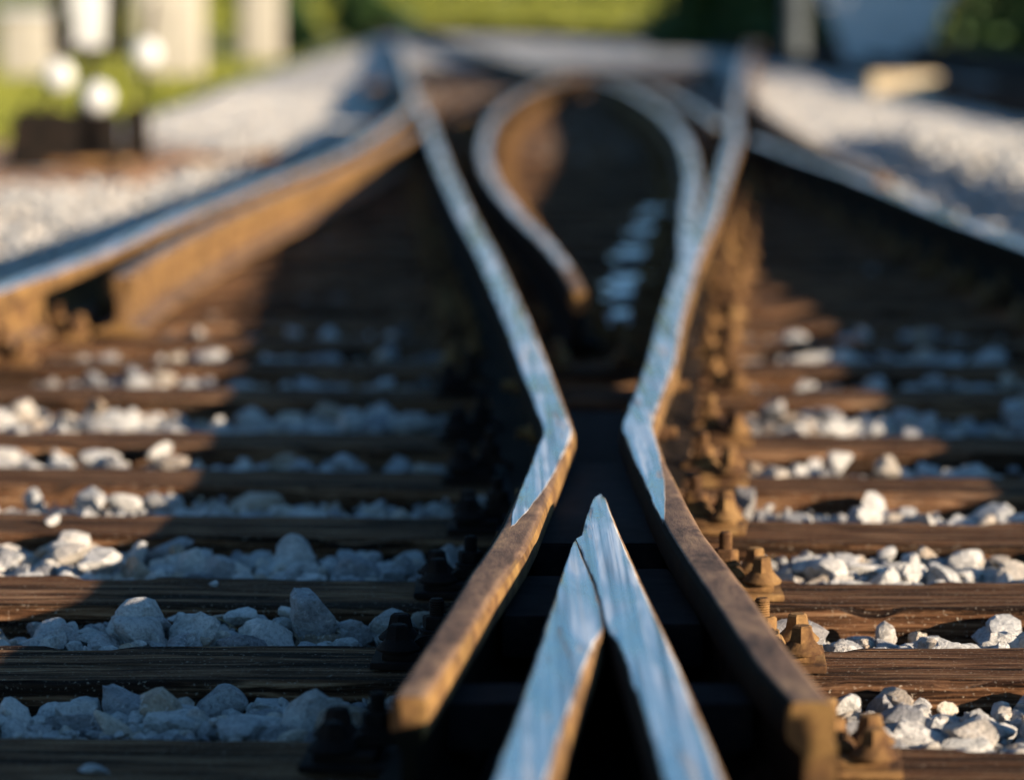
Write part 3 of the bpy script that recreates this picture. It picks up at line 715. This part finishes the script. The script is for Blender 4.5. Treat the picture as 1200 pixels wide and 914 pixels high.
loose(942, 678, .056, 911, 'white jagged stone heap end in the sun beside the right wing rail chairs', -.03, (1, .8, .9), .55)
loose(1058, 864, .060, 912, 'dark mottled stone lit from the right in the nearest right row', -.04, (1, .8, .9), .02)
loose(1135, 672, .058, 913, 'sunlit cream stone leaning near the right edge of the picture', -.03, (1, .8, .9), .7)
loose(1090, 757, .044, 914, 'low white stone in the narrow gap before the right edge', -.025, (1.4, .8, .5), .5)
loose(1176, 757, .046, 915, 'pointed white stone at the right edge behind the second nearest sleeper', -.025, (1, .8, .7), .6)
loose(63, 614, .028, 916, 'single small sunlit stone resting on a sleeper at the left edge', .0, (1, .9, .9), .6)
loose(150, 602, .070, 917, 'large bright white stone on the ballast heap at the left', -.03, (1.1, .8, .75), .65)
loose(984, 556, .055, 918, 'sunlit pyramid shaped stone right of the rusty chairs', -.03, (.9, .8, 1.1), .65)
loose(110, 903, .040, 919, 'flat grey chip lying on the nearest sleeper', .0, (1.6, .9, .35), .25)
loose(470, 672, .045, 920, 'shaded angular stone close to the left wing rail', -.03, (1, .8, 1), .2)

# dry stalk by the stones
a = at(247, 722, -.005); b2 = at(285, 742, -.02); bm = bmesh.new(); prev = None
for i in range(7):
    q = a.lerp(b2, i/6); c = Vector((q.x, q.y, q.z+.004*math.sin(i*.6)))
    ring = [bm.verts.new(c+Vector((0, .0007*math.cos(k*2.1), .0007*math.sin(k*2.1)))) for k in range(3)]
    if prev:
        for k in range(3): bm.faces.new((prev[k], prev[(k+1) % 3], ring[(k+1) % 3], ring[k]))
    prev = ring
tag(from_bm('dry_stalk', bm, M_STRAW), 'thin dry grass stalk caught between shaded stones', 'stalk')

# ---------------------------------------------------------------- left background: point levers, lantern, walls
def lever_stand(px_ball, py_ball, Y, lean, label, bw=1.25):
    x = (px_ball-600)*Y/F_PX*1.003; zb = HC-py_ball*Y/F_PX
    root = empty('point_lever', (x-lean*.12, Y, -.045)); tag(root, label, 'point lever', 'weighted point levers beside the ballast')
    bm = bmesh.new(); bm_box(bm, (-.20*bw, -.10, 0), (.20*bw, .10, .05), .008); bm_box(bm, (-.16*bw, -.07, .0505), (.16*bw, .07, .075), .006)
    from_bm('base', bm, M_CAST, 30, root)
    for s in (-1, 1):
        bm = bmesh.new(); P = [(-.16*bw, .076), (.16*bw, .076), (.13*bw, .30), (.09*bw, .34), (-.09*bw, .34), (-.13*bw, .30)]
        lo = [bm.verts.new((p, s*.045-.012, z)) for p, z in P]; hi = [bm.verts.new((p, s*.045+.012, z)) for p, z in P]
        bm.faces.new(lo); bm.faces.new(hi[::-1])
        for i in range(6): bm.faces.new((lo[i], hi[i], hi[(i+1) % 6], lo[(i+1) % 6]))
        from_bm('bracket', bm, M_CAST, 30, root)
    zt = zb+.045; bx = lean*.12
    d = Vector((bx, 0, zt-.22)); L = d.length; q = d.to_track_quat('Z', 'Y').to_matrix().to_4x4()
    bm = bmesh.new(); bm_lathe(bm, [(.018, 0), (.018, L), (.014, L+.30), (.012, L+.31)], (0, 0, .22), 10, 0, q if False else Matrix.Identity(4) @ q)
    from_bm('lever_arm', bm, M_CAST, 30, root)
    bm = bmesh.new(); q2 = q @ Matrix.Rotation(0, 4, 'X')
    bm_lathe(bm, [(.03, -.060), (.062, -.055), (.082, -.035), (.088, 0), (.082, .035), (.062, .055), (.03, .060)], (bx, -.0, zt), 20, 0, Matrix.Rotation(R(90), 4, 'X'))
    from_bm('weight', bm, M_WHITEWASH, 40, root)
    bm = bmesh.new(); bm_lathe(bm, [(.022, -.07), (.022, .07)], (0, 0, .22), 12, 0, Matrix.Rotation(R(90), 4, 'X')); from_bm('pivot_pin', bm, M_CAST, 30, root)
lever_stand(72, 88, 19.6, .8, 'point lever with the leftmost and middle high of three white weights')
lever_stand(117, 113, 19.0, -.5, 'point lever with the lowest of three white weights', .42)
lever_stand(174, 62, 20.4, .5, 'point lever with the highest white weight, before the cream pillar', .5)
def rod(name, a, b2, rad, m, label, cat):
    d = Vector(b2)-Vector(a); bm = bmesh.new()
    bm_lathe(bm, [(rad, 0), (rad, d.length)], (0, 0, 0), 8, 0, d.to_track_quat('Z', 'Y').to_matrix().to_4x4())
    bm_lathe(bm, [(rad*2.2, d.length-.10), (rad*2.2, d.length-.02)], (0, 0, 0), 8, 0, d.to_track_quat('Z', 'Y').to_matrix().to_4x4())
    o = from_bm(name, bm, m, 40); o.location = a; tag(o, label, cat)
rod('pull_rod', (-2.55, 18.7, .02), (-1.35, 19.6, .03), .022, M_RUST, 'rusty pull rod running from the weighted levers to the track', 'rod')
bm = bmesh.new(); bm_box(bm, (-.13, -.10, 0), (.13, .10, .26), .02, 3); bm_box(bm, (-.15, -.12, .262), (.15, .12, .285), .006); bm_lathe(bm, [(.03, .286), (.03, .34), (.012, .35)], (.03, 0, 0), 10)
o = from_bm('junction_box', bm, M_CAST, 30); o.location = (-2.62, 20.6, -.04); tag(o, 'small black junction box between the weighted point levers', 'junction box')
# white lantern in a dark frame
Y = 22.5; x = (106-600)*Y/F_PX
root = empty('point_lantern', (x, Y, -.05)); tag(root, 'white point lantern held between two dark uprights on a post', 'lantern')
bm = bmesh.new(); bm_lathe(bm, [(.09, 0), (.09, .03), (.035, .05), (.03, .60), (.05, .62)], n=14); from_bm('post', bm, M_CAST, 30, root)
bm = bmesh.new(); bm_box(bm, (-.10, -.09, .66), (.10, .09, 1.22), .015, taper=1.3); from_bm('lantern_body', bm, M_WHITEWASH, 30, root)
for s in (-1, 1):
    bm = bmesh.new(); bm_box(bm, (s*.195-.045, -.06, .62), (s*.195+.045, .06, 1.26), .008); from_bm('upright', bm, M_CAST, 30, root)
bm = bmesh.new(); bm_box(bm, (-.23, -.05, .60), (.23, .05, .655), .006); from_bm('crossbar', bm, M_CAST, 30, root)
bm = bmesh.new(); bm_box(bm, (-.25, -.12, 1.262), (.25, .12, 1.30), .01); bm_lathe(bm, [(.07, 1.301), (.06, 1.36), (.02, 1.38)], n=14); from_bm('cap', bm, M_CAST, 30, root)
def block(name, pxl, pxr, Y, z1, label, cat, m, depth=.5, z0=-.22, cap=None, group=None):
    xa, xb = (pxl-600)*Y/F_PX, (pxr-600)*Y/F_PX
    root = empty(name, ((xa+xb)/2, Y, 0)); tag(root, label, cat, group); h = (xb-xa)/2
    bm = bmesh.new(); bm_box(bm, (-h, 0, z0), (h, depth, z1), .02); from_bm('shaft', bm, m, 30, root)
    if cap:
        bm = bmesh.new(); bm_box(bm, (-h-.06, -.06, z1+.002), (h+.06, depth+.06, z1+.09), .015); from_bm('coping', bm, cap, 30, root)
block('wall_block', 4, 66, 46, .72, 'low cream rendered block with grey coping at the far left', 'wall', M_PLASTER, cap=M_CONC)
block('gate_pillar', 162, 234, 48, 2.6, 'wide cream rendered pillar behind the white weights', 'pillar', M_PLASTER, 1.0, cap=M_CONC)
block('gate_pillar', 285, 328, 58, 2.6, 'slim cream pillar standing alone on the grass', 'pillar', M_PLASTER, .6, cap=M_CONC)

# right background
bm = bmesh.new(); bm_box(bm, (-.34, -.2, 0), (.34, .2, .27), .04, 3); o = from_bm('stone_block', bm, M_SAND, 40)
o.location = (at(1057, 119, -.05).x, at(1057, 119, -.05).y, -.06); tag(o, 'yellowish sandstone block lying on the sunlit ballast', 'stone block')
Y = 47; poly = [((950-600)*Y/F_PX, HC+.35), ((1130-600)*Y/F_PX, HC+.35), ((1105-600)*Y/F_PX, HC), ((1065-600)*Y/F_PX, -.2), ((1000-600)*Y/F_PX, -.2)]
bm = bmesh.new(); lo = [bm.verts.new((x, Y, z)) for x, z in poly]; hi = [bm.verts.new((x+.1, Y+.4, z)) for x, z in poly]
bm.faces.new(lo); bm.faces.new(hi[::-1])
for i in range(len(poly)): bm.faces.new((lo[i], hi[i], hi[(i+1) % len(poly)], lo[(i+1) % len(poly)]))
tag(from_bm('wing_wall', bm, M_CONC, 30), 'slanting blue grey concrete wing wall among dark bushes', 'wall')
bm = bmesh.new(); bm_lathe(bm, [(.16, 0), (.15, 3.0), (.14, 5)], (0, 0, 0), 14); o = from_bm('utility_post', bm, simple('dull grey post paint', [(.3, (.05, .06, .065)), (.7, (.10, .115, .12))], 5), 40)
o.location = ((930-600)*50/F_PX, 50, -.22); tag(o, 'grey round post in shade before dark bushes', 'post')

def foliage(name, blobs, n, size, m, parent):
    V, Fc = [], []
    tot = sum(b_[3]**2 for b_ in blobs); k = 0
    for (cx, cy, cz, r) in blobs:
        for _ in range(int(n*r*r/tot)):
            d = rng.normal(size=3); d /= np.linalg.norm(d); rr = r*(rng.random()**.45)*(1+.25*noise.noise(Vector(d)*2+Vector((cx, cy, cz))))
            c = np.array([cx, cy, cz])+d*rr*np.array([1, 1, .85])
            u = rng.normal(size=3); u /= np.linalg.norm(u); v = np.cross(u, rng.normal(size=3)); v /= np.linalg.norm(v); s = size*rng.uniform(.6, 1.4)
            V += [c-u*s, c+v*s*.5, c+u*s, c-v*s*.5]; Fc.append((k, k+1, k+2, k+3)); k += 4
    return mesh_np(name, np.array(V), np.array(Fc), m, parent=parent)
def tree(name, x, y, h, r, label, cat, n=2500, size=.13, trunk=True, group=None, bs=7):
    root = empty(name, (x, y, hill(x, y)-.02)); tag(root, label, cat, group)
    tk = h*.35 if trunk else .3
    bm = bmesh.new(); bm_lathe(bm, [(.05*h, 0), (.035*h, .12*h), (.025*h, tk), (.012*h, h*.75)], n=9)
    from_bm('trunk' if trunk else 'stem', bm, M_BARK, 40, root)
    bl = []
    for i in range(bs):
        a = random.uniform(0, 6.3); q = random.uniform(.1, .65)*r
        bl.append((q*math.cos(a), q*math.sin(a), random.uniform(tk+r*.3, h-r*.45) if trunk else (r*.35 if i % 2 else random.uniform(r*.45, h-r*.45)), r*random.uniform(.45, .65)))
    foliage('crown', bl, n, size, m=M_LEAF, parent=root)
for i, (x, y, h, r, lb) in enumerate([
        (4.0, 60, 3.4, 1.5, 'dark green bush just left of the grey post'), (7.6, 50.5, 2.9, 1.5, 'dark green bush right of the slanting wing wall'), (5.2, 58, 3.0, 1.1, 'narrow dark bush squeezed between the grey post and the wing wall'),
        (9.4, 56, 3.2, 1.9, 'dark green bush cut by the right edge of the picture'), (6.3, 66, 4.2, 2.0, 'tall dark bush between the grey post and the wing wall'),
        (-5.3, 74, 2.6, 1.2, 'dark olive bush behind the gap between the cream pillars'), (-3.6, 88, 2.2, 1.3, 'blue green bush right of the slim cream pillar')]):
    tree('bush', x, y, h, r, lb, 'bush', trunk=False, group='bushes behind the tracks', n=4000, bs=11)
for i, (x, y, h, r, lb) in enumerate([(8.5, 45.3, 2.4, 1.25, 'added shade shrub just beyond the right edge, nearest the wing wall'), (10.6, 38, 3.1, 1.9, 'added shade shrub beyond the right edge, first beside the siding'), (11.4, 43, 3.3, 2.0, 'added shade shrub beyond the right edge, second beside the siding'), (13.0, 48, 3.8, 2.3, 'tallest added shade shrub beyond the right edge')]):  # unseen shrubs, added and sized to shade the wing wall and siding
    tree('bush', x, y, h, r, lb, 'bush', n=3500, size=.15, trunk=False, group='unseen shrubs added to shade the siding', bs=9)

root = empty('shade_hedge', (7.7, 33, -.22)); tag(root, 'added unseen low hedge that shades the siding', 'hedge')  # hedge out of view, added to throw shade over the siding
foliage('foliage', [(random.uniform(-.12, .12), yy, random.uniform(.38, .55), .46) for yy in np.arange(-11, 11, .42)], 9000, .07, M_LEAF, root)
bm = bmesh.new()
for yy in np.arange(-10.5, 10.5, 1.0): bm_lathe(bm, [(.03, 0), (.02, .4)], (0, yy, 0), 6)
from_bm('stem', bm, M_BARK, None, root)

# grass tufts on the verge and the far field
V, Fc = [], []; k = 0
def tufts(n, x0, x1, y0, y1, s, keep=lambda x, y: True):
    global k
    for _ in range(n):
        x = random.uniform(x0, x1); y = random.uniform(y0, y1)
        if not keep(x, y): continue
        z = hill(x, y); a = random.uniform(0, 3.14)
        for j in range(3):
            aa = a+j*1.05; dx, dy = math.cos(aa)*s*.35, math.sin(aa)*s*.35; hh = s*random.uniform(.5, 1.2)
            V.extend([(x-dx, y-dy, z-.02), (x+dx, y+dy, z-.02), (x+dx*1.6, y+dy*1.2, z+hh), (x-dx*1.2, y-dy*1.6, z+hh*.8)]); Fc.append((k, k+1, k+2, k+3)); k += 4
tufts(5000, -9, -3.3, 3, 24, .07); tufts(2500, -9, -3.4, 24, 60, .12); tufts(900, -9, -5.6, 15, 25, .10); tufts(4000, -14, 16, 112, 170, .30); tufts(1800, 6.6, 14, 30, 60, .14)
o = mesh_np('grass', np.array(V), np.array(Fc), M_BLADE); tag(o, 'yellow green grass on the verge and the field behind the tracks', 'grass', kind='stuff')
